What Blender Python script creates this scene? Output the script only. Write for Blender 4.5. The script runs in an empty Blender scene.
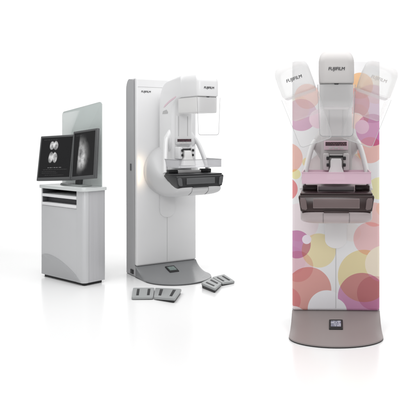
import bpy, bmesh, math, random
from math import sin, cos, pi, radians, sqrt
from mathutils import Vector, Matrix

random.seed(4)
scene = bpy.context.scene
C = scene.collection

# ------------------------------------------------------------------ helpers
def lin(r, g, b):
    f = lambda c: (c/255/12.92) if c/255 <= .04045 else ((c/255+.055)/1.055)**2.4
    return (f(r), f(g), f(b), 1)

def sharpen(bm, ang=32):
    for f in bm.faces: f.smooth = True
    for e in bm.edges:
        if len(e.link_faces) == 2:
            e.smooth = e.calc_face_angle(0) < radians(ang)

def obj(name, bm, m, parent=None, loc=None, rot=None, ang=32):
    bmesh.ops.recalc_face_normals(bm, faces=bm.faces[:])
    sharpen(bm, ang)
    me = bpy.data.meshes.new(name); bm.to_mesh(me); bm.free()
    o = bpy.data.objects.new(name, me); C.objects.link(o)
    me.materials.append(m)
    if parent: o.parent = parent
    if loc: o.location = loc
    if rot: o.rotation_euler = rot
    return o

def thing(name, label, cat, loc, rotz=0, group=None):
    o = bpy.data.objects.new(name, None); C.objects.link(o)
    o.empty_display_size = .1
    o.location = loc; o.rotation_euler = (0, 0, rotz)
    o['label'] = label; o['category'] = cat
    if group: o['group'] = group
    return o

def add_box(bm, x0, x1, y0, y1, z0, z1, bev=0, seg=3, mat=None):
    r = bmesh.ops.create_cube(bm, size=1)
    vs = r['verts']
    for v in vs:
        v.co = Vector((x0+(v.co.x+.5)*(x1-x0), y0+(v.co.y+.5)*(y1-y0), z0+(v.co.z+.5)*(z1-z0)))
    if bev:
        es = list({e for v in vs for e in v.link_edges})
        r2 = bmesh.ops.bevel(bm, geom=es, offset=bev, segments=seg, profile=.5, affect='EDGES', clamp_overlap=True)
        vs = list({v for f in r2['faces'] for v in f.verts} | {v for v in vs if v.is_valid})
    if mat:
        for v in vs: v.co = mat @ v.co
    return vs

def box(x0, x1, y0, y1, z0, z1, bev=0, seg=3):
    bm = bmesh.new(); add_box(bm, x0, x1, y0, y1, z0, z1, bev, seg); return bm

def add_prism(bm, poly, fn, a0, a1, bev=0, seg=3):
    """poly in 2-D, fn(u, v, a) -> 3-D point; extruded from a0 to a1, cap rims rounded"""
    A = [bm.verts.new(fn(u, v, a0)) for u, v in poly]
    B = [bm.verts.new(fn(u, v, a1)) for u, v in poly]
    fa = bm.faces.new(A); fb = bm.faces.new(B[::-1])
    n = len(poly)
    for i in range(n):
        bm.faces.new((A[i], B[i], B[(i+1) % n], A[(i+1) % n]))
    if bev:
        es = list(fa.edges)+list(fb.edges)
        bmesh.ops.bevel(bm, geom=es, offset=bev, segments=seg, profile=.5, affect='EDGES', clamp_overlap=True)

def side_prism(poly, x0, x1, bev=0, seg=4):
    """poly of (p, z), p = distance out of the column front"""
    bm = bmesh.new(); add_prism(bm, poly, lambda u, v, a: (a, -u, v), x0, x1, bev, seg); return bm

def front_prism(poly, y0, y1, bev=0, seg=3):
    bm = bmesh.new(); add_prism(bm, poly, lambda u, v, a: (u, a, v), y0, y1, bev, seg); return bm

def rrect(cx, cy, hw, hh, r, n=6):
    r = min(r, hw*.999, hh*.999)
    out = []
    for (sx, sy, a0) in ((1, 1, 0), (-1, 1, pi/2), (-1, -1, pi), (1, -1, 3*pi/2)):
        for i in range(n+1):
            a = a0+i/n*pi/2
            out.append((cx+sx*(hw-r)+r*cos(a), cy+sy*(hh-r)+r*sin(a)))
    return out

def arc(cx, cy, r, a0, a1, n=8):
    return [(cx+r*cos(radians(a0+(a1-a0)*i/n)), cy+r*sin(radians(a0+(a1-a0)*i/n))) for i in range(n+1)]

def loft(rings, cap=True):
    bm = bmesh.new()
    vr = [[bm.verts.new(p) for p in ring] for ring in rings]
    n = len(rings[0])
    for a, b in zip(vr, vr[1:]):
        for i in range(n):
            bm.faces.new((a[i], a[(i+1) % n], b[(i+1) % n], b[i]))
    if cap:
        bm.faces.new(vr[0][::-1]); bm.faces.new(vr[-1])
    return bm

def sweep(path, hw, hh, n=4):
    """rounded band swept along a 3-D path; hw across x, hh across y"""
    rings = []
    for i, p in enumerate(path):
        a = Vector(path[max(i-1, 0)]); b = Vector(path[min(i+1, len(path)-1)])
        t = (b-a).normalized()
        yv = Vector((0, 1, 0)); xv = yv.cross(t).normalized(); yv = t.cross(xv).normalized()
        rings.append([Vector(p)+xv*u+yv*v for u, v in rrect(0, 0, hw, hh, min(hw, hh)*.9, n)])
    return loft(rings)

def text_bm(body, size, offset=0.0, shear=0.0, depth=.0008):
    cu = bpy.data.curves.new('lettering', 'FONT')
    cu.body = body; cu.size = size; cu.offset = offset; cu.shear = shear; cu.extrude = depth
    cu.align_x = 'CENTER'; cu.align_y = 'CENTER'; cu.resolution_u = 3
    o = bpy.data.objects.new('lettering', cu); C.objects.link(o)
    dg = bpy.context.evaluated_depsgraph_get(); dg.update()
    me = bpy.data.meshes.new_from_object(o.evaluated_get(dg))
    bm = bmesh.new(); bm.from_mesh(me)
    bpy.data.objects.remove(o); bpy.data.meshes.remove(me)
    # stand it up: text x -> x, text y -> z, facing -y
    for v in bm.verts: v.co = Vector((v.co.x, -v.co.z, v.co.y))
    return bm

def lettering(body, width, x, p, z, m, parent, name='lettering', rot=None):
    bm = text_bm(body, .1, offset=0, shear=.12)
    w = max(v.co.x for v in bm.verts)-min(v.co.x for v in bm.verts)
    s = width/w
    for v in bm.verts: v.co = Vector((v.co.x*s, v.co.y, v.co.z*s))
    for k in (-1, 1):      # heavier strokes
        g = bmesh.ops.duplicate(bm, geom=bm.verts[:]+bm.edges[:]+bm.faces[:]) if k == -1 else g
        for v in [v for v in g['geom'] if isinstance(v, bmesh.types.BMVert)]:
            v.co += Vector((k*0+width*.011, .00015, width*.002)) if k == -1 else Vector((0, 0, 0))
    return obj(name, bm, m, parent, (x, -p-.0012, z), rot, ang=60)

# ------------------------------------------------------------------ materials
def nodes(name):
    m = bpy.data.materials.new(name); m.use_nodes = True
    nt = m.node_tree
    return m, nt, nt.nodes['Principled BSDF']

def paint(name, col, rough=.35, spec=.5, metal=0, var=.03, scale=6, coat=0, stretch=None, bump=0.0):
    m, nt, b = nodes(name)
    N = nt.nodes; L = nt.links
    tc = N.new('ShaderNodeTexCoord'); mp = N.new('ShaderNodeMapping')
    if stretch: mp.inputs['Scale'].default_value = stretch
    L.new(tc.outputs['Object'], mp.inputs['Vector'])
    nz = N.new('ShaderNodeTexNoise'); nz.inputs['Scale'].default_value = scale; nz.inputs['Detail'].default_value = 5
    L.new(mp.outputs['Vector'], nz.inputs['Vector'])
    mx = N.new('ShaderNodeMix'); mx.data_type = 'RGBA'
    mx.inputs[6].default_value = tuple(c*(1-var) for c in col[:3])+(1,)
    mx.inputs[7].default_value = tuple(min(1, c*(1+var)) for c in col[:3])+(1,)
    L.new(nz.outputs['Fac'], mx.inputs[0]); L.new(mx.outputs[2], b.inputs['Base Color'])
    mr = N.new('ShaderNodeMapRange'); mr.inputs['To Min'].default_value = rough*.85; mr.inputs['To Max'].default_value = rough*1.15
    L.new(nz.outputs['Fac'], mr.inputs['Value']); L.new(mr.outputs['Result'], b.inputs['Roughness'])
    b.inputs['Specular IOR Level'].default_value = spec
    b.inputs['Metallic'].default_value = metal
    b.inputs['Coat Weight'].default_value = coat
    if bump:
        n2 = N.new('ShaderNodeTexNoise'); n2.inputs['Scale'].default_value = 400
        L.new(tc.outputs['Object'], n2.inputs['Vector'])
        bp = N.new('ShaderNodeBump'); bp.inputs['Strength'].default_value = bump; bp.inputs['Distance'].default_value = .0005
        L.new(n2.outputs['Fac'], bp.inputs['Height']); L.new(bp.outputs['Normal'], b.inputs['Normal'])
    return m

def clear(name, col, opacity, rough=.1, edge=.5):
    """thin see-through plastic or glass: transparent with a little tinted body and a glossy skin"""
    m, nt, b = nodes(name)
    N = nt.nodes; L = nt.links
    b.inputs['Base Color'].default_value = col; b.inputs['Roughness'].default_value = rough
    tr = N.new('ShaderNodeBsdfTransparent')
    fr = N.new('ShaderNodeFresnel'); fr.inputs['IOR'].default_value = 1.3
    ma = N.new('ShaderNodeMath'); ma.operation = 'MULTIPLY_ADD'; ma.use_clamp = True
    ma.inputs[1].default_value = edge; ma.inputs[2].default_value = opacity
    L.new(fr.outputs[0], ma.inputs[0])
    mx = N.new('ShaderNodeMixShader'); L.new(ma.outputs[0], mx.inputs[0])
    L.new(tr.outputs[0], mx.inputs[1]); L.new(b.outputs[0], mx.inputs[2])
    L.new(mx.outputs[0], N['Material Output'].inputs['Surface'])
    return m

WHITE = paint('white_enamel', (.73, .73, .735, 1), .32, var=.012, bump=.03)
WHITE2 = paint('warm_white_plastic', (.70, .695, .69, 1), .38, var=.015, bump=.03)
PALE = paint('pale_grey_plastic', (.56, .56, .565, 1), .4, var=.02, bump=.04)
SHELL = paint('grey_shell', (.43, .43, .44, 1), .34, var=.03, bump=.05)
BASE_GREY = paint('grey_base', (.20, .205, .21, 1), .26, var=.03, bump=.05)
BASE_MAUVE = paint('mauve_base', lin(146, 137, 136), .40, var=.03, bump=.05)
BODY_WHITE = paint('body_white', (.52, .52, .525, 1), .36, var=.015, bump=.03)
BODY_MAUVE = paint('mauve_grey_body', lin(172, 161, 162), .4, var=.02)
HEAD_MAUVE = paint('silver_plastic', lin(196, 193, 192), .48, var=.015, bump=.03)
CHAR = paint('charcoal_plastic', (.017, .0175, .019, 1), .30, var=.1)
CHAR2 = paint('charcoal_pad', (.085, .087, .09, 1), .45, var=.08)
BROWN = paint('dark_brown_plastic', lin(52, 37, 37), .26, var=.08)
BROWN3 = paint('taupe_frame', lin(140, 126, 126), .4, var=.05)
BROWN2 = paint('taupe_pad', lin(108, 93, 93), .42, var=.06)
BLACK = paint('black_rubber', (.012, .012, .013, 1), .5, var=.1)
SEAM = paint('seam_grey', (.45, .45, .45, 1), .5)
SEAM_DARK = paint('dark_seam', (.12, .12, .12, 1), .5)
INK = paint('dark_ink', (.03, .03, .035, 1), .5)
INK_PALE = paint('faded_ink', (.55, .53, .52, 1), .5)
STEEL = paint('brushed_steel_grey', (.50, .50, .515, 1), .36, var=.09, scale=1.0, metal=.12, stretch=(90, 90, 1.2))
CAB = paint('cabinet_grey', (.56, .565, .575, 1), .34, metal=.05, var=.02, bump=.04)
CAB_LOW = paint('cabinet_lower_grey', (.42, .425, .435, 1), .36, metal=.05, var=.02, bump=.04)
SLAB = paint('worktop', (.62, .645, .64, 1), .25, var=.02)
SHELF = paint('shelf_white', (.78, .78, .79, 1), .35)
DARK_IN = paint('dark_inside', (.055, .055, .06, 1), .6)
MON = paint('graphite_bezel', (.085, .088, .09, 1), .38, var=.06)
PEDAL = paint('pedal_grey', (.31, .32, .32, 1), .42, var=.04, bump=.06)
PINK_FRAME = paint('pink_frame', lin(214, 190, 200), .4)
GLASS = clear('smoked_glass', (.54, .60, .585, 1), .42, .18, .4)
SHIELD = clear('clear_shield', (.84, .84, .85, 1), .17, .12, .6)
SHIELD_RIM = clear('shield_rim', (.36, .36, .37, 1), .85, .3, .1)
PADDLE_CLEAR = clear('clear_paddle', (.80, .80, .82, 1), .26, .08, .8)
PADDLE_PINK = clear('pink_paddle', lin(236, 205, 220), .72, .2, .3)
GHOST = clear('translucent_white', (.66, .66, .655, 1), .36, .4, .12)
GHOST_LOW = clear('translucent_white_thin', (.70, .70, .695, 1), .20, .4, .10)
GHOST_SHIELD = clear('translucent_shield', (.84, .84, .84, 1), .10, .2, .1)
GHOST_RIM = clear('translucent_rim', (.62, .62, .62, 1), .7, .3, .1)
TAB = paint('matt_white_cover', (.83, .82, .825, 1), .4, var=.01)

def display_mat(name, base, text, rows=3):
    m, nt, b = nodes(name)
    N = nt.nodes; L = nt.links
    tc = N.new('ShaderNodeTexCoord'); mp = N.new('ShaderNodeMapping')
    mp.inputs['Scale'].default_value = (7, rows*1.0, 1)
    L.new(tc.outputs['UV'], mp.inputs['Vector'])
    br = N.new('ShaderNodeTexBrick'); br.inputs['Scale'].default_value = 1; br.inputs['Mortar Size'].default_value = .12
    br.inputs['Color1'].default_value = base; br.inputs['Color2'].default_value = text; br.inputs['Mortar'].default_value = base
    br.inputs['Brick Width'].default_value = .8; br.inputs['Row Height'].default_value = .6; br.inputs['Bias'].default_value = .1
    L.new(mp.outputs['Vector'], br.inputs['Vector'])
    L.new(br.outputs['Color'], b.inputs['Emission Color']); b.inputs['Emission Strength'].default_value = .8
    b.inputs['Base Color'].default_value = (.02, .02, .02, 1); b.inputs['Roughness'].default_value = .2
    return m
LCD_GREEN = display_mat('lcd_green', (.10, .14, .13, 1), (.24, .32, .30, 1))
LCD_BLUE = display_mat('lcd_pale', (.13, .13, .20, 1), (.95, .95, 1, 1), 2.2)
LCD_RED = display_mat('lcd_dark', (.03, .012, .018, 1), (.16, .07, .09, 1), 1.5)

# decorated panel: overlapping printed circles (x, z, radius, colour, mode) in metres on the panel
def px(u, v): return ((u-336)*.0070, 1.349-(v-131.8)*.0070)
CIRC = [
 # u, v, r, colour, mode (m = multiply ink, w = white/pale opaque)
 (297, 108, 13, (236, 226, 196), 'm'), (307.5, 96.5, 12.5, (236, 160, 140), 'm'), (301.5, 115, 16, (192, 120, 160), 'm'),
 (319, 119, 9.5, (238, 206, 220), 'w'),
 (288, 158, 15, (238, 172, 156), 'm'), (296, 174, 5, (250, 228, 150), 'm'), (307, 162, 4.5, (248, 214, 150), 'm'),
 (286.5, 189, 11.5, (226, 110, 112), 'm'), (300, 222, 19, (246, 220, 224), 'm'), (292, 260, 14, (236, 222, 230), 'm'),
 (297, 244, 14, (186, 108, 160), 'm'), (319, 250, 17, (234, 214, 150), 'm'), (307, 239, 4.6, (236, 226, 236), 'w'),
 (309, 289, 22.5, (214, 128, 118), 'm'), (298, 266, 15.5, (226, 184, 190), 'm'), (288, 300, 13, (232, 170, 185), 'm'),
 (327, 308.5, 19, (238, 238, 242), 'w'), (294, 318, 12.5, (240, 225, 228), 'w'),
 (352, 232, 9, (250, 232, 228), 'm'), (374, 214, 12, (240, 180, 172), 'm'),
 (370, 238, 16.5, (238, 178, 178), 'm'),
 (364, 275, 26, (228, 206, 138), 'm'), (383, 263, 18, (238, 226, 206), 'w'),
 (362, 296, 24, (190, 110, 158), 'm'), (374, 292, 17, (214, 172, 188), 'm'),
 (333, 311, 14, (238, 238, 242), 'w'),
 (360, 86, 13, (230, 160, 96), 'm'), (376, 90, 14, (236, 216, 192), 'm'), (372, 104, 19, (204, 148, 190), 'm'),
 (354, 104, 15.5, (206, 84, 100), 'm'), (357, 116, 12, (246, 186, 150), 'm'), (356, 121, 8, (248, 214, 204), 'w'),
 (372, 130, 16, (190, 84, 150), 'm'), (362, 127, 7, (226, 178, 204), 'w'), (370, 150, 13, (240, 172, 160), 'm'),
 (359, 160, 7, (248, 216, 180), 'm'), (379, 188, 11, (250, 232, 160), 'm'), (384, 208, 8, (250, 222, 200), 'm'),
]
def decal_mat():
    m, nt, b = nodes('printed_circles')
    N = nt.nodes; L = nt.links
    tc = N.new('ShaderNodeTexCoord'); sp = N.new('ShaderNodeSeparateXYZ'); L.new(tc.outputs['Object'], sp.inputs[0])
    cb = N.new('ShaderNodeCombineXYZ'); L.new(sp.outputs['X'], cb.inputs['X']); L.new(sp.outputs['Z'], cb.inputs['Y'])
    prev = None
    for (u, v, r, col, mode) in CIRC:
        x, z = px(u, v)
        vm = N.new('ShaderNodeVectorMath'); vm.operation = 'DISTANCE'; vm.inputs[1].default_value = (x, z, 0)
        L.new(cb.outputs[0], vm.inputs[0])
        lt = N.new('ShaderNodeMapRange'); lt.inputs['From Min'].default_value = r*.007+.001; lt.inputs['From Max'].default_value = r*.007-.001
        L.new(vm.outputs['Value'], lt.inputs['Value'])
        mx = N.new('ShaderNodeMix'); mx.data_type = 'RGBA'; mx.blend_type = 'MULTIPLY' if mode == 'm' else 'MIX'
        if prev is None: mx.inputs[6].default_value = (.82, .82, .83, 1)
        else: L.new(prev, mx.inputs[6])
        c = lin(*col)
        if mode == 'm': c = tuple(min(1, (k/.86)**.62) for k in c[:3])+(1,)
        mx.inputs[7].default_value = c
        L.new(lt.outputs[0], mx.inputs[0]); prev = mx.outputs[2]
    L.new(prev, b.inputs['Base Color']); b.inputs['Roughness'].default_value = .3
    return m
DECAL = decal_mat()

# ------------------------------------------------------------------ setting
def floor_mat():
    m, nt, b = nodes('glossy_white_floor')
    N = nt.nodes; L = nt.links
    b.inputs['Base Color'].default_value = (.86, .86, .86, 1)
    nz = N.new('ShaderNodeTexNoise'); nz.inputs['Scale'].default_value = 1.5
    tc = N.new('ShaderNodeTexCoord'); L.new(tc.outputs['Object'], nz.inputs['Vector'])
    mr = N.new('ShaderNodeMapRange'); mr.inputs['To Min'].default_value = .17; mr.inputs['To Max'].default_value = .22
    L.new(nz.outputs['Fac'], mr.inputs['Value']); L.new(mr.outputs[0], b.inputs['Roughness'])
    b.inputs['IOR'].default_value = 1.45
    return m
FLOOR = floor_mat()
bm = bmesh.new()
bm.faces.new([bm.verts.new(p) for p in ((-14, -5, 0), (14, -5, 0), (14, 12.6, 0), (-14, 12.6, 0))])
o = obj('floor', bm, FLOOR); o['kind'] = 'structure'
bm = bmesh.new()
prof = [(12.5, -.004)]+[(12.5+2*sin(a), 2-2*cos(a)-.004) for a in [i/14*pi/2 for i in range(1, 15)]]+[(14.5, 9)]
rows = [[bm.verts.new((x, y, z)) for x in (-14, 14)] for y, z in prof]
for a, b_ in zip(rows, rows[1:]): bm.faces.new((a[0], a[1], b_[1], b_[0]))
o = obj('backdrop', bm, paint('white_backdrop', (.88, .88, .88, 1), .8, spec=.1, var=.005)); o['kind'] = 'structure'

# ------------------------------------------------------------------ mammography unit
def ramp(p, x, pf, ps):
    q = min(1, abs(x)/.306)
    fr = ps+(pf-ps)*sqrt(max(0, 1-q*q))
    t = min(1, max(0, p/fr))
    return .014+.088*(1-t)**2.7

def make_base(pf, ps):
    bm = bmesh.new()
    nx, nt_ = 36, 16
    hwid = .306
    top = []
    for i in range(nx+1):
        a = -pi/2+pi*i/nx
        q = sin(a); fr = ps+(pf-ps)*cos(a)
        col = []
        for j in range(nt_+1):
            t = j/nt_; p = fr*t
            flare = 1.0+.006*max(0, t-.3)
            col.append((q*hwid*flare*1.0, -p, .014+.088*(1-t)**2.7))
        top.append(col)
    V = [[bm.verts.new(c) for c in col] for col in top]
    for i in range(nx):
        for j in range(nt_):
            bm.faces.new((V[i][j], V[i+1][j], V[i+1][j+1], V[i][j+1]))
    # skirt round the rim and down the two sides
    rim = [V[0][j] for j in range(nt_+1)]+[V[i][nt_] for i in range(1, nx+1)]+[V[nx][j] for j in range(nt_-1, -1, -1)]
    low = [bm.verts.new((v.co.x*1.004, v.co.y*1.004, .003)) for v in rim]
    for i in range(len(rim)-1):
        bm.faces.new((rim[i], rim[i+1], low[i+1], low[i]))
    return bm

def make_head(parent, m_top, m_low, m_shield, m_rim, m_seam, ink, p1=.822, width=.094, ghost=False, dz=0, dome=.066):
    """x-ray tube head: domed housing, lower housing with seam, U-shaped face shield, lettering"""
    def rr(hw, pa, pb, r, z): return [(x, y, z) for x, y in rrect(0, -(pa+pb)/2, hw, (pb-pa)/2, r, 7)]
    zlow = 1.630
    rings = [rr(.094, .45, p1-.01, .034, zlow), rr(.100, .44, p1-.002, .036, zlow+.004)]
    rings += [rr(.1015, .43, p1, .038, 1.64), rr(.1035, .42, p1, .040, 1.70), rr(.1030, .42, p1, .040, 1.75)]
    for k in range(1, 11):
        a = k/10*pi/2
        s = .046*(1-cos(a))
        rings.append(rr(.103-s*.95, .42+s*.4, p1-s*2.2, .040, 1.75+dome*sin(a)))
    rings.append(rr(.040, .48, p1-.14, .03, 1.756+dome))
    rings = [[(x, y, z+dz) for x, y, z in r] for r in rings]
    hd = obj('head_housing', loft(rings), m_top, parent, ang=60)
    pl = p1-.018
    hz = dz
    if True:
        low = [rr(.090, .47, pl-.012, .03, 1.490), rr(.0955, .46, pl-.003, .032, 1.494), rr(.097, .45, pl, .034, 1.502), rr(.098, .45, pl, .034, 1.55), rr(.0995, .45, pl, .034, 1.622)]
        low = [[(x, y, z+dz) for x, y, z in r] for r in low]
        lw = obj('lower_housing', loft(low), m_low, parent, ang=60)
    if not ghost:
        obj('seam', loft([rr(.096, .455, pl-.003, .034, 1.6222+dz), rr(.096, .455, pl-.003, .034, 1.6298+dz)]), m_seam, hd)
        obj('latch', front_prism([(-.014, 1.6285+dz), (.014, 1.6285+dz), (.009, 1.621+dz), (-.009, 1.621+dz)], -(pl+.003), -(pl-.002), .0008), INK, lw)
    def U(hw0, hw1, zt, zb, r):
        pts = [(-hw0, zt)]
        pts += [(-hw1+r+r*cos(radians(a)), zb+r+r*sin(radians(a))) for a in range(180, 271, 10)]
        pts += [(hw1-r+r*cos(radians(a)), zb+r+r*sin(radians(a))) for a in range(270, 361, 10)]
        pts += [(hw0, zt)]
        return pts
    ys = -(p1-.002 if ghost else pl+.010)
    sh = obj('face_shield', front_prism(U(.1085, .0965, 1.622+dz, 1.322, .022), ys-.003, ys, .0012, 2), m_shield, parent)
    inner = U(.1068, .0948, 1.621+dz, 1.3248, .0195); outer = U(.1098, .0978, 1.6215+dz, 1.3205, .0222)
    bm = bmesh.new()
    y0, y1 = ys-.0045, ys-.0035
    vo = [bm.verts.new((x, y0, z)) for x, z in outer]; vi = [bm.verts.new((x, y0, z)) for x, z in inner]
    wo = [bm.verts.new((x, y1, z)) for x, z in outer]; wi = [bm.verts.new((x, y1, z)) for x, z in inner]
    for i in range(len(vo)-1):
        bm.faces.new((vo[i], vo[i+1], vi[i+1], vi[i])); bm.faces.new((wo[i], wi[i], wi[i+1], wo[i+1]))
        bm.faces.new((vo[i], wo[i], wo[i+1], vo[i+1])); bm.faces.new((vi[i], vi[i+1], wi[i+1], wi[i]))
    obj('rim', bm, m_rim, sh)
    lettering('FUJIFILM', width, 0, p1+.0005, 1.712+dz*.5, ink, hd)
    return hd

def make_arm(dz, hw=.1035, r=.034):
    """inverted-L arm: rounded sections between an outer and an inner curve of (p, z)"""
    out = [(.05, .98), (.05, 1.25), (.05, 1.50), (.052, 1.56)]
    inn = [(.36, .98), (.36, 1.25), (.36, 1.44), (.362, 1.47)]
    for k in range(1, 13):
        a = radians(90*k/12)
        out.append((.052+.21*(1-cos(a)), 1.575+.215*sin(a)))
        inn.append((.362+.13*(1-cos(a)), 1.478+.135*sin(a)))
    out += [(.36, 1.803), (.46, 1.816), (.53, 1.822)]; inn += [(.515, 1.618), (.54, 1.62), (.56, 1.622)]
    rings = []
    out = [(p, z+dz*1.6*min(1, max(0, (z-1.4)/.3))) for p, z in out]; inn = [(p, z+dz*min(1, max(0, (z-1.4)/.15))) for p, z in inn]
    for (a, b_) in zip(out, inn):
        a = Vector(a); b_ = Vector(b_); c = (a+b_)/2; d = (a-b_); L = d.length/2; d.normalize()
        rings.append([(x, -(c.x+d.x*v), c.y+d.y*v) for x, v in rrect(0, 0, hw, L, r, 7)])
    return loft(rings)

def make_carrier():
    """round hub on the column that runs out into the boat-shaped carrier under the detector"""
    n = 96
    def ring(p, hw, zb, zt, e):
        zc = (zb+zt)/2; hh = (zt-zb)/2; out = []
        for i in range(n):
            a = 2*pi*i/n; c, s = cos(a), sin(a)
            out.append((hw*math.copysign(abs(c)**(2/e), c), -p, zc+hh*math.copysign(abs(s)**(2/e), s)))
        return out
    R = [(.012, .224, .761, 1.209, 2), (.020, .234, .751, 1.219, 2), (.035, .240, .745, 1.225, 2), (.06, .2425, .7425, 1.2275, 2), (.10, .241, .743, 1.215, 2.05),
         (.14, .2385, .744, 1.185, 2.15), (.18, .236, .746, 1.145, 2.3), (.22, .2325, .749, 1.10, 2.6), (.26, .2285, .753, 1.058, 3), (.30, .2255, .757, 1.025, 3.4), (.34, .223, .762, 1.000, 3.8),
         (.38, .2215, .767, .985, 4.2), (.42, .2205, .772, .974, 4.6), (.47, .2195, .776, .966, 5), (.53, .219, .782, .950, 5), (.58, .2185, .788, .925, 5), (.62, .2172, .795, .900, 5), (.65, .2145, .803, .885, 5), (.68, .210, .816, .876, 5), (.705, .203, .834, .874, 5), (.7125, .196, .848, .872, 5)]
    return loft([ring(*r) for r in R])

def mammography_unit(loc, rotz, label, S):
    U = thing('mammography_unit', label, 'x-ray machine', loc, rotz, None)
    d = .246
    # column shell with rounded rear top edge and front panel
    prof = [(-.0345, 1.848), (-.0345, .102), (.0, .102), (.0, .0), (-d, .0), (-d, 1.74)]+[(-d+.085*(1-cos(radians(a))), 1.74+.108*sin(radians(a))) for a in range(6, 91, 6)]
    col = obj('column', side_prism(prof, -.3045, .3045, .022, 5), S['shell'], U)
    fp = obj('front_panel', box(-.3045, .3045, -.016, .034, .103, 1.852, .020, 6), S['panel'], U)
    if not S['decal']:
        obj('seam', box(-.29, .29, -.0172, -.014, 1.765, 1.7675), SEAM, fp)
    obj('center_seam', box(-.0015, .0015, -.0172, -.014, .12, .56), SEAM, fp)
    obj('lower_cover', front_prism([(-.076, .80), (-.076, .60)]+[(.076*cos(radians(a)), .60+.062*sin(radians(a))) for a in range(195, 346, 15)]+[(.076, .60), (.076, .80)], -.030, -.0165, .004, 2), TAB if S['decal'] else WHITE, U)
    if not S['decal']:
        lettering('FUJIFILM', .092, -.212, .016, 1.722, INK, fp)
    obj('release_switch', box(-.3095, -.304, .105, .135, .985, 1.05, .003), CHAR2, U)
    obj('power_socket', box(-.3115, -.304, .05, .12, .022, .062, .003), BLACK, U)
    # foot with ramped concave top
    bs = obj('base', make_base(S['pf'], S['ps']), S['base'], U, ang=40)
    obj('floor_gasket', make_gasket(S['pf'], S['ps']), BLACK, bs)
    # status display lying on the ramp
    pm = S['disp_p']; zc = ramp(pm, 0, S['pf'], S['ps'])
    sl = math.atan2(ramp(pm-.03, 0, S['pf'], S['ps'])-ramp(pm+.03, 0, S['pf'], S['ps']), .06)
    dl = obj('status_display', box(-.046, .046, -.062, .062, -.014, .010, .004), BLACK, U, (0, -pm, zc), (sl, 0, 0))
    me_ = uvquad(-.034, .034, -.036, .040, .0112)
    obj('screen', me_, LCD_BLUE if S['decal'] else LCD_GREEN, dl)
    # hub on the column running into the carrying body under the detector
    lb = obj('carrier_body', make_carrier(), S['body'], U, ang=60)
    for sx in (-1, 1):
        obj('seam', side_prism([(.7150, .866), (.7148, .849), (.7072, .833), (.683, .8135), (.64, .797), (.64, .800), (.68, .817), (.703, .835), (.711, .85), (.711, .866)], sx*.078-.0008, sx*.078+.0008), SEAM_DARK, lb)
    # arm
    ar = obj('c_arm', make_arm(S['dz']), S['arm'], U, ang=60)
    yk = []
    for (z, hw, p0, p1) in ((1.17, .104, .262, .322), (1.20, .122, .258, .330), (1.235, .146, .255, .338), (1.268, .152, .255, .340), (1.30, .146, .255, .338), (1.335, .124, .258, .330), (1.375, .100, .262, .322)):
        yk.append([(x, y, z) for x, y in rrect(0, -(p0+p1)/2, hw, (p1-p0)/2, .026, 7)])
    obj('yoke', loft(yk), S['arm'], U, ang=60)
    for sx in (-1, 1):
        x0, x1 = sorted((sx*.1025, sx*.1052))
        obj('side_slot', side_prism([(.17, 1.573), (.20, 1.596), (.30, 1.634), (.44, 1.668), (.44, 1.655), (.30, 1.615), (.20, 1.577)], x0, x1), S['slot'], ar)
        obj('side_recess', side_prism([(.145, 1.515), (.16, 1.54), (.24, 1.552), (.27, 1.53), (.265, 1.515)], x0, x1), SEAM, ar)
    # rail face of the arm behind the shield
    obj('rail_cover', box(-.066, .066, -.3655, -.357, 1.10, 1.50, .004), S['rail'], ar)
    for x in (-.045, .045):
        obj('rail', box(x-.002, x+.002, -.368, -.364, 1.31, 1.49), SEAM, ar)
    make_head(U, S['arm'], S['low'], SHIELD, SHIELD_RIM, S['seam'], INK, S['p1'], dz=S['dz'], dome=S['dome'])
    # display of the arm
    ds = obj('arm_display', box(-.078, .078, -.392, -.364, 1.232, 1.292, .006), PINK_FRAME if S['decal'] else PALE, U)
    q = uvquad_v(-.068, .068, 1.259, 1.284, -.3926)
    obj('screen', q, LCD_RED, ds)
    for x in (-.035, .0, .035):
        obj('button', box(x-.012, x+.012, -.3945, -.390, 1.239, 1.251, .002), HEAD_MAUVE, ds)
    # paddle holder: U bracket with black clamps
    bk = bmesh.new()
    add_box(bk, -.082, -.045, -.455, -.36, 1.105, 1.212, .008)
    add_box(bk, .045, .082, -.455, -.36, 1.105, 1.212, .008)
    add_box(bk, -.0445, .0445, -.415, -.36, 1.10, 1.205, .006)
    ph = obj('paddle_holder', bk, S['rail'], U)
    obj('clamp', box(-.044, .044, -.436, -.416, 1.188, 1.199, .003), BLACK, ph)
    for x in (-.052, .052):
        obj('clamp', box(x-.009, x+.009, -.470, -.4555, 1.172, 1.193, .003), BLACK, ph)
        obj('clamp', box(x-.008, x+.008, -.468, -.4555, 1.130, 1.150, .003), BLACK, ph)
    obj('neck', loft([[(x, y, z) for x, y in rrect(0, -pc, hw, .03, .012, 4)] for (z, hw, pc) in ((1.048, .06, .47), (1.09, .05, .46), (1.13, .036, .455), (1.165, .036, .448), (1.18, .03, .44))]), WHITE2, ph)
    # compression paddle: open thin-walled tray
    pw = S['paddle']
    bm = bmesh.new()
    t = .003
    add_box(bm, -.205, .205, -.712, -.400, 1.040, 1.044)
    add_box(bm, -.205, .205, -.712, -.712+t, 1.0442, 1.106)
    add_box(bm, -.205, -.205+t, -.7088, -.400, 1.0442, 1.106)
    add_box(bm, .205-t, .205, -.7088, -.400, 1.0442, 1.106)
    add_box(bm, -.2018, .2018, -.403, -.400, 1.0442, 1.106)
    pd = obj('compression_paddle', bm, pw, U)
    bm = bmesh.new()
    add_box(bm, -.207, .207, -.716, -.7085, 1.1065, 1.110); add_box(bm, -.207, -.2005, -.708, -.400, 1.1065, 1.110); add_box(bm, .2005, .207, -.708, -.400, 1.1065, 1.110)
    obj('rim', bm, SHIELD_RIM if not S['decal'] else PADDLE_PINK, pd)
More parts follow.
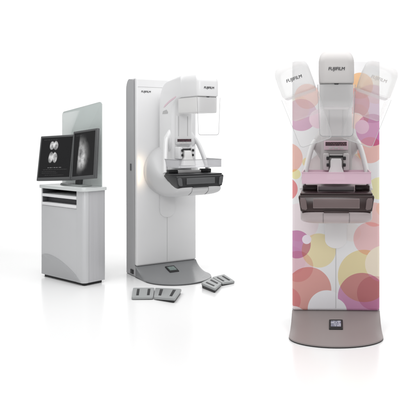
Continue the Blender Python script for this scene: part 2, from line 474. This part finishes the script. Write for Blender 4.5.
    # detector tray
    tp = [(.722, .960), (.714, .972), (.455, .972), (.448, .962), (.452, .952), (.49, .946), (.53, .933), (.565, .912), (.60, .885), (.622, .869), (.64, .866), (.695, .866), (.716, .878)]
    bm = side_prism(tp, -.2245, .2245, .022, 5)
    for v in bm.verts:
        if v.co.z < .945: v.co.x *= 1-.075*((.945-v.co.z)/.08)**1.6
    tr = obj('detector_tray', bm, S['dark'], U, ang=40)
    obj('top_plate', box(-.215, .215, -.706, -.455, .9725, .984, .003), S['dark'], tr)
    obj('support_pad', box(-.112, .112, -.505, -.44, .9845, 1.006, .003), S['pad'], tr)
    for sx in (-1, 1):
        x0, x1 = sorted((sx*.118, sx*.208))
        obj('side_block', box(x0, x1, -.515, -.452, .9845, 1.016, .005), S['dark'], tr)
        x0, x1 = sorted((sx*.172, sx*.216))
        gp = [(sx*.172, .893), (sx*.178, .945), (sx*.186, .956), (sx*.212, .957), (sx*.216, .945), (sx*.210, .905), (sx*.202, .890), (sx*.180, .886)]
        obj('grip_pad', front_prism(gp, -.7285, -.7175, .003), S['pale'], tr)
    win = obj('window', box(-.135, .135, -.7265, -.716, .899, .951, .003), S['pale'], tr)
    obj('frame', box(-.1375, .1375, -.7245, -.716, .8965, .9535, .003), S['frame'], win)
    obj('lower_lip', box(-.075, .075, -.7255, -.712, .8685, .880, .003), S['dark'], tr)
    # side grips, curved bands
    for sx in (-1, 1):
        path = []
        for i in range(13):
            t_ = i/12
            x = .138+.076*(t_**.8); z = 1.285-.30*(t_**1.2)
            path.append((sx*x, -(.32+.135*t_), z))
        obj('side_grip', sweep(path, .0165, .026), S['grip'], U, ang=50)
    return U

def make_gasket(pf, ps):
    bm = bmesh.new()
    n = 40; A = []; B = []
    pts = [(-.3075, 0.0), (-.3075, ps)]+[(.3085*sin(-pi/2+pi*i/n), ps+.002+(pf-ps+.002)*cos(-pi/2+pi*i/n)) for i in range(1, n)]+[(.3075, ps), (.3075, 0)]
    for z in (.0015, .006):
        A.append([bm.verts.new((x, -p, z)) for x, p in pts])
    for i in range(len(pts)-1):
        bm.faces.new((A[0][i], A[0][i+1], A[1][i+1], A[1][i]))
    bm.faces.new(A[1]); bm.faces.new(A[0][::-1])
    return bm

def uvquad(x0, x1, y0, y1, z):
    bm = bmesh.new(); uv = bm.loops.layers.uv.new('UVMap')
    f = bm.faces.new([bm.verts.new(p) for p in ((x0, y0, z), (x1, y0, z), (x1, y1, z), (x0, y1, z))])
    for l, c in zip(f.loops, ((0, 0), (1, 0), (1, 1), (0, 1))): l[uv].uv = c
    return bm

def uvquad_v(x0, x1, z0, z1, y):
    bm = bmesh.new(); uv = bm.loops.layers.uv.new('UVMap')
    f = bm.faces.new([bm.verts.new(p) for p in ((x0, y, z0), (x1, y, z0), (x1, y, z1), (x0, y, z1))])
    for l, c in zip(f.loops, ((0, 0), (1, 0), (1, 1), (0, 1))): l[uv].uv = c
    return bm

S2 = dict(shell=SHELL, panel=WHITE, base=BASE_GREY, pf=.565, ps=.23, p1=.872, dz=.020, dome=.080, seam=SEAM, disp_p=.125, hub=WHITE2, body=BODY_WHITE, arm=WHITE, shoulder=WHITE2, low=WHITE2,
          rail=WHITE, paddle=PADDLE_CLEAR, dark=CHAR, pale=CHAR2, frame=CHAR, pad=WHITE2, grip=WHITE, slot=PINK_FRAME, decal=False)
S3 = dict(shell=PALE, panel=DECAL, base=BASE_MAUVE, pf=.51, ps=.30, p1=.822, dz=0, dome=.076, seam=SEAM, disp_p=.165, hub=HEAD_MAUVE, body=BODY_MAUVE, arm=HEAD_MAUVE, shoulder=HEAD_MAUVE, low=HEAD_MAUVE,
          rail=HEAD_MAUVE, paddle=PADDLE_PINK, dark=BROWN, pale=BROWN2, frame=BROWN3, pad=WHITE, grip=WHITE2, slot=PINK_FRAME, decal=True)

a2 = .630
M2 = (-1.647+.3045*cos(a2), 6.221+.3045*sin(a2), 0)
u2 = mammography_unit(M2, a2, 'plain white mammography machine with clear paddle and grey foot, turned to the right', S2)
a3 = -.029
M3 = (-.149+.3045*cos(a3), 4.705+.3045*sin(a3), 0)
u3 = mammography_unit(M3, a3, 'mammography machine with colourful circles on its column, pink paddle and mauve foot', S3)

# ghost exposures of the decorated machine's tilted head, added as see-through copies
PIV = .98
for s, lab, ink in ((-1, 'ghost exposure of the tube head tilted to the left, added as a translucent white copy', INK), (1, 'ghost exposure of the tube head tilted to the right, added as a translucent white copy', INK_PALE)):
    g = bpy.data.objects.new('ghost_tube_head', None); C.objects.link(g); g.parent = u3
    g.location = (0, .012*s, PIV-.016); g.rotation_euler = (0, s*radians(19.5), 0); g['label'] = lab
    before = set(bpy.data.objects)
    make_head(g, GHOST, GHOST_LOW, GHOST_SHIELD, GHOST_RIM, SEAM, ink, ghost=True)
    for o in [o for o in bpy.data.objects if o not in before]:
        if o.parent is g: o.location.z -= PIV

# ------------------------------------------------------------------ workstation cabinet
ac = -.664
cab = thing('workstation_cabinet', 'silver grey cabinet with two shelf slots and a worktop carrying twin monitors', 'cabinet', (-2.001, 5.854, 0), ac)
W, Dp, Hc = .695, .215, .826
xb = -.112
def plan(pts, z0, z1, bev=.003):
    bm = bmesh.new(); add_prism(bm, pts, lambda u, v, a: (u, v, a), z0, z1, bev, 2); return bm
corner = [(xb, .0)]+[(-.035+.035*sin(radians(a)), .035-.035*cos(radians(a))) for a in range(0, 91, 10)]+[(0, .048), (xb, .048)]
obj('corner_post', plan(corner, .024, Hc), CAB, cab, ang=40)
obj('side_panel', box(xb, -.001, .050, Dp, .024, Hc, .003), STEEL, cab)
obj('left_panel', box(-W, -W+.018, .004, Dp, .024, Hc, .003), CAB, cab)
obj('back_panel', box(-W+.019, xb-.001, Dp-.012, Dp, .024, Hc, .001), DARK_IN, cab)
fr = obj('front_panel', box(-W+.0185, xb-.002, .002, .02, .024, .668, .003), CAB, cab)
arcp = [(-.676, .026), (-.676, .205), (-.64, .213), (-.59, .2165), (-.54, .2145), (-.48, .207), (-.41, .192), (-.34, .172), (-.27, .147), (-.20, .118), (-.15, .094), (-.1155, .074), (-.08, .052), (-.055, .036), (-.043, .0265)]
obj('lower_panel', front_prism(arcp, -.004, .0018, .003, 2), CAB_LOW, fr)
obj('slot_liner', box(-W+.0185, -W+.030, .006, Dp-.013, .6975, Hc-.001, .001), DARK_IN, cab)
for z in (.750, .6705):
    sh = obj('shelf', box(-W+.02, xb-.003, -.004, Dp-.015, z, z+.026, .004), SHELF, cab)
obj('divider', box(-W+.02, xb-.003, .05, Dp-.013, .699, .748, .001), DARK_IN, cab)
obj('plinth', box(-W+.03, -.02, .02, Dp-.02, .0045, .0235, .002), BLACK, cab)
for x in (-W+.045, -.04):
    for y in (.035, Dp-.035):
        obj('foot', box(x-.016, x+.016, y-.016, y+.016, .0005, .0042, .001), BLACK, cab)
bm = bmesh.new(); add_prism(bm, rrect(-W/2, Dp/2, W/2+.018, Dp/2+.018, .03, 6), lambda u, v, a: (u, v, a), Hc+.001, Hc+.030, .005, 3)
obj('worktop', bm, SLAB, cab)
# tall glass pane standing at the rear of the worktop
zt = Hc+.031
gl = [(-.028, zt), (-.028, 1.600)]+[(-.058+.03*cos(radians(a)), 1.588+.03*sin(radians(a))) for a in range(20, 96, 15)]
gl += [(-.62+.04*cos(radians(a)), 1.502+.04*sin(radians(a))) for a in range(98, 181, 14)]+[(-.66, zt)]
gp = obj('glass_panel', front_prism(gl, Dp-.020, Dp-.010, .002, 2), GLASS, cab)

# ------------------------------------------------------------------ twin monitor
def scr_mat(name, blobs, rows, noise, clip=None):
    m, nt, b = nodes(name)
    N = nt.nodes; L = nt.links
    tc = N.new('ShaderNodeTexCoord')
    def mth(op, a, bb=None, c=None):
        n = N.new('ShaderNodeMath'); n.operation = op
        for i, k in enumerate((a, bb, c)):
            if k is None: continue
            if isinstance(k, (int, float)): n.inputs[i].default_value = k
            else: L.new(k, n.inputs[i])
        return n.outputs[0]
    wz = N.new('ShaderNodeTexNoise'); wz.inputs['Scale'].default_value = noise; wz.inputs['Detail'].default_value = 6
    L.new(tc.outputs['UV'], wz.inputs['Vector'])
    sp = N.new('ShaderNodeSeparateXYZ'); L.new(tc.outputs['UV'], sp.inputs[0])
    total = .003
    for (cx, cy, rx, ry, rot, amp, cutx) in blobs:
        c, s = cos(rot), sin(rot)
        dx = mth('SUBTRACT', sp.outputs[0], cx); dy = mth('SUBTRACT', sp.outputs[1], cy)
        ex = mth('DIVIDE', mth('ADD', mth('MULTIPLY', dx, c), mth('MULTIPLY', dy, s)), rx)
        ey = mth('DIVIDE', mth('SUBTRACT', mth('MULTIPLY', dy, c), mth('MULTIPLY', dx, s)), ry)
        d = mth('SQRT', mth('ADD', mth('MULTIPLY', ex, ex), mth('MULTIPLY', ey, ey)))
        d = mth('ADD', d, mth('MULTIPLY', mth('SUBTRACT', wz.outputs['Fac'], .5), .55))
        mr = N.new('ShaderNodeMapRange'); mr.interpolation_type = 'SMOOTHSTEP'
        mr.inputs['From Min'].default_value = 1.0; mr.inputs['From Max'].default_value = cutx
        L.new(d, mr.inputs['Value'])
        tex = mth('POWER', wz.outputs['Fac'], 2.2)
        v = mth('MULTIPLY', mth('MULTIPLY', mr.outputs[0], tex), amp)
        total = mth('ADD', total, v) if not isinstance(total, float) else mth('ADD', v, total)
    if clip:      # straight chest-wall edge of a side-on scan
        mr = N.new('ShaderNodeMapRange'); mr.inputs['From Min'].default_value = clip; mr.inputs['From Max'].default_value = clip+.05
        L.new(mth('SUBTRACT', sp.outputs[0], mth('MULTIPLY', sp.outputs[1], .10)), mr.inputs['Value'])
        total = mth('MULTIPLY', total, mr.outputs[0])
    for (y0, y1, x0, x1, sc, amp) in rows:
        inx = mth('MULTIPLY', mth('GREATER_THAN', sp.outputs[0], x0), mth('LESS_THAN', sp.outputs[0], x1))
        iny = mth('MULTIPLY', mth('GREATER_THAN', sp.outputs[1], y0), mth('LESS_THAN', sp.outputs[1], y1))
        wn = N.new('ShaderNodeTexNoise'); wn.noise_dimensions = '1D'; wn.inputs['Scale'].default_value = sc
        L.new(mth('ADD', sp.outputs[0], y0*17), wn.inputs['W'])
        g = mth('GREATER_THAN', wn.outputs['Fac'], .5)
        total = mth('ADD', total, mth('MULTIPLY', mth('MULTIPLY', mth('MULTIPLY', inx, iny), g), amp))
    cb = N.new('ShaderNodeCombineColor')
    for i in range(3): L.new(total, cb.inputs[i])
    L.new(cb.outputs[0], b.inputs['Emission Color']); b.inputs['Emission Strength'].default_value = 1
    b.inputs['Base Color'].default_value = (.012, .012, .013, 1); b.inputs['Roughness'].default_value = .3; b.inputs['Specular IOR Level'].default_value = .22
    return m
rows_l = [(.235, .25, .28, .72, 40, .28), (.19, .20, .12, .9, 55, .08), (.14, .15, .1, .55, 60, .07), (.10, .11, .1, .62, 60, .06), (.94, .95, .08, .5, 50, .07), (.05, .06, .2, .8, 60, .06)]
SCR_L = scr_mat('left_scan', [(.475, .80, .085, .12, .10, 2.0, .72), (.355, .80, .085, .12, -.10, 1.8, .72), (.475, .50, .085, .15, .10, 2.0, .72), (.350, .50, .085, .15, -.10, 1.8, .72)], rows_l, 9)
SCR_R = scr_mat('right_scan', [(.30, .50, .50, .50, -.12, 1.15, .30), (.42, .36, .27, .28, -.2, 1.3, .1)], [(.93, .94, .1, .35, 60, .08)], 7, .16)

mon = thing('twin_monitor', 'dark twin-screen monitor showing grey scans, standing on the cabinet worktop', 'monitor', (-2.215, 6.13, Hc+.031), 0)
def head_mon(O, R, Up, mat, name):
    """one portrait display: lower-left corner O, right edge vector R and up vector Up, in world metres"""
    O = Vector(O); R = Vector(R); Up = Vector(Up)
    w = R.length; x = R.normalized(); z = (Up-x*Up.dot(x)).normalized(); h = Up.length
    y = z.cross(x).normalized()
    M = Matrix((x, y, z)).transposed().to_4x4(); M.translation = O-Vector(mon.location)
    bm = bmesh.new(); add_box(bm, 0, w, -.002, .026, 0, h, .005, 3)
    add_box(bm, w*.12, w*.82, .0265, .045, h*.12, h*.88, .008, 3)
    cs = obj(name, bm, MON, mon); cs.matrix_local = M
    b = .020
    rim = bmesh.new()
    add_box(rim, .006, b, -.006, -.0022, .006, h-.006, .0012, 2); add_box(rim, w-b, w-.006, -.006, -.0022, .006, h-.006, .0012, 2)
    add_box(rim, b+.0002, w-b-.0002, -.006, -.0022, .006, b+.01, .0012, 2); add_box(rim, b+.0002, w-b-.0002, -.006, -.0022, h-b, h-.006, .0012, 2)
    obj('bezel', rim, MON, cs)
    obj('screen', uvquad_v(b, w-b, b+.01, h-b, -.0034), mat, cs)
    return cs
head_mon((-2.581, 6.26, .891), (.386, -.18, .020), (.010, .075, .415), SCR_L, 'left_display')
head_mon((-2.193, 6.08, .911), (.287, -.22, .033), (-.012, .075, .437), SCR_R, 'right_display')
st = obj('stand_foot', box(-.17, .17, -.055, .055, .0008, .012, .004), paint('stand_grey', (.42, .45, .44, 1), .25), mon, (.035, .03, 0), (0, 0, ac))
obj('foot_pad', box(-.165, -.05, -.052, .02, .0125, .020, .003), SHELF, st)
obj('stand_neck', box(-.035, .035, .012, .05, .0125, .26, .006), MON, mon, (.035, .03, 0), (radians(-6), 0, ac))
obj('hinge_arm', box(-.10, .10, .05, .075, .16, .25, .008), MON, mon, (.035, .03, 0), (radians(-6), 0, ac))

# ------------------------------------------------------------------ foot pedals
def foot_pedal(loc, label, plates, slots):
    t = thing('foot_pedal', label, 'foot pedal', (loc[0], loc[1], 0), 0, 'foot pedals on the floor')
    for pts, zh in plates:
        loc_pts = [Vector((x-loc[0], y-loc[1])) for x, y in pts]
        c = sum(loc_pts, Vector((0, 0)))/4
        def zf(k, v): return zh[k]
        # rounded-corner plate between the four corners, heights interpolated
        bm = bmesh.new()
        ring = []
        for k in range(4):
            p, a, b_ = loc_pts[k], loc_pts[k-1], loc_pts[(k+1) % 4]
            r = .018
            pa = p+(a-p).normalized()*r; pb = p+(b_-p).normalized()*r
            for i in range(5):
                s = i/4; q = pa*(1-s)**2+p*2*s*(1-s)+pb*s*s
                ring.append((q.x, q.y, zh[k]))
        top = [(x, y, z) for x, y, z in ring]
        sh = [(c.x+(x-c.x)*.985, c.y+(y-c.y)*.985, z+.004) for x, y, z in ring]
        lo = [(x, y, z-.012) for x, y, z in ring]
        pl = obj('plate', loft([lo, top, sh]), PEDAL, t, ang=50)
        b1 = [(c.x+(x-c.x)*.97, c.y+(y-c.y)*.97, z-.0125) for x, y, z in ring]
        b0 = [(c.x+(x-c.x)*.93, c.y+(y-c.y)*.93, .001) for x, y, z in ring]
        obj('underside', loft([b0, b1]), BLACK, t, ang=50)
        # slots given in plate (s, t) coordinates
        A, B_, C_, D_ = [Vector((q.x, q.y, zz+.0042)) for q, zz in zip(loc_pts, zh)]
        def at(s, u): return (A*(1-s)+B_*s)*(1-u)+(D_*(1-s)+C_*s)*u
        for (s0, s1, u0, u1) in slots:
            bm = bmesh.new()
            ps = [at(s0, u0), at(s1, u0), at(s1, u1), at(s0, u1)]
            add = Vector((0, 0, .0028))
            lo = [bm.verts.new(p-Vector((0, 0, .001))) for p in ps]; hi = [bm.verts.new(p+add) for p in ps]
            bm.faces.new(hi); bm.faces.new(lo[::-1])
            for i in range(4): bm.faces.new((lo[i], lo[(i+1) % 4], hi[(i+1) % 4], hi[i]))
            bmesh.ops.bevel(bm, geom=[e for e in hi[0].link_face_loops[0].face.edges] if False else list({e for v in hi for e in v.link_edges if e.other_vert(v) in hi}), offset=.0015, segments=2, profile=.5, affect='EDGES')
            obj('rubber_strip', bm, BLACK, pl)
    return t
foot_pedal((-1.32, 5.50), 'flat grey double foot pedal lying in front of the white machine',
           [([(-1.535, 5.713), (-1.352, 5.713), (-1.289, 5.397), (-1.46, 5.39)], (.020, .021, .018, .017)),
            ([(-1.346, 5.713), (-1.099, 5.60), (-1.092, 5.281), (-1.283, 5.397)], (.021, .036, .033, .018))],
           [(.20, .32, .16, .80), (.70, .82, .16, .80)])
foot_pedal((-.83, 5.93), 'grey double foot pedal lying between the two machines, turned sideways',
           [([(-.972, 5.805), (-.924, 6.092), (-.803, 5.87), (-.823, 5.607)], (.040, .026, .024, .036)),
            ([(-.920, 6.100), (-.835, 6.266), (-.699, 5.977), (-.799, 5.876)], (.026, .019, .017, .024))],
           [(.22, .34, .18, .80), (.66, .80, .18, .80)])

# ------------------------------------------------------------------ light, world, camera
w = bpy.data.worlds.new('World'); scene.world = w; w.use_nodes = True
w.node_tree.nodes['Background'].inputs['Color'].default_value = (1, 1, 1, 1)
w.node_tree.nodes['Background'].inputs['Strength'].default_value = WORLD = .30

def area(name, loc, target, size, sy, power, col=(1, 1, 1)):
    l = bpy.data.lights.new(name, 'AREA'); l.shape = 'RECTANGLE'; l.size = size; l.size_y = sy; l.energy = power; l.color = col
    o = bpy.data.objects.new(name, l); C.objects.link(o); o.location = loc
    o.rotation_euler = (Vector(target)-Vector(loc)).to_track_quat('-Z', 'Y').to_euler()
    return o
area('overhead_softbox', (.2, 4.0, 5.2), (.2, 4.1, 0), 13, 7, 610)
area('backdrop_light', (0, 8.5, 4.8), (0, 14.5, 3.4), 16, 1.5, 700)
key = area('key_softbox', (-.6, -2.4, 3.2), (-1.0, 5.8, 2.2), 2.4, 1.2, 15)
key.data.spread = radians(62)
hub = area('hub_lamp', (0, 0, 0), (0, 0, 1),   .02, .26, .10, (1, .78, .52))
hub.data.spread = radians(120)
hub.parent = u2; hub.location = (-.264, -.125, .985); hub.rotation_euler = (Vector((-.25, 1, 0))).to_track_quat('-Z', 'Y').to_euler()

cam = bpy.data.cameras.new('Camera'); co = bpy.data.objects.new('Camera', cam); C.objects.link(co)
co.location = (0, 0, 1.349); co.rotation_euler = (pi/2, 0, 0)
cam.sensor_width = 36; cam.lens = 672.1/400*36
cam.shift_x = (200-313.6)/400; cam.shift_y = -(200-131.8)/400
cam.clip_end = 200
scene.camera = co

scene.view_settings.view_transform = 'Standard'; scene.view_settings.look = 'None'
scene.view_settings.exposure = 0; scene.view_settings.gamma = 1
scene.cycles.use_denoising = True
scene.cycles.transparent_max_bounces = 24
scene.cycles.max_bounces = 10
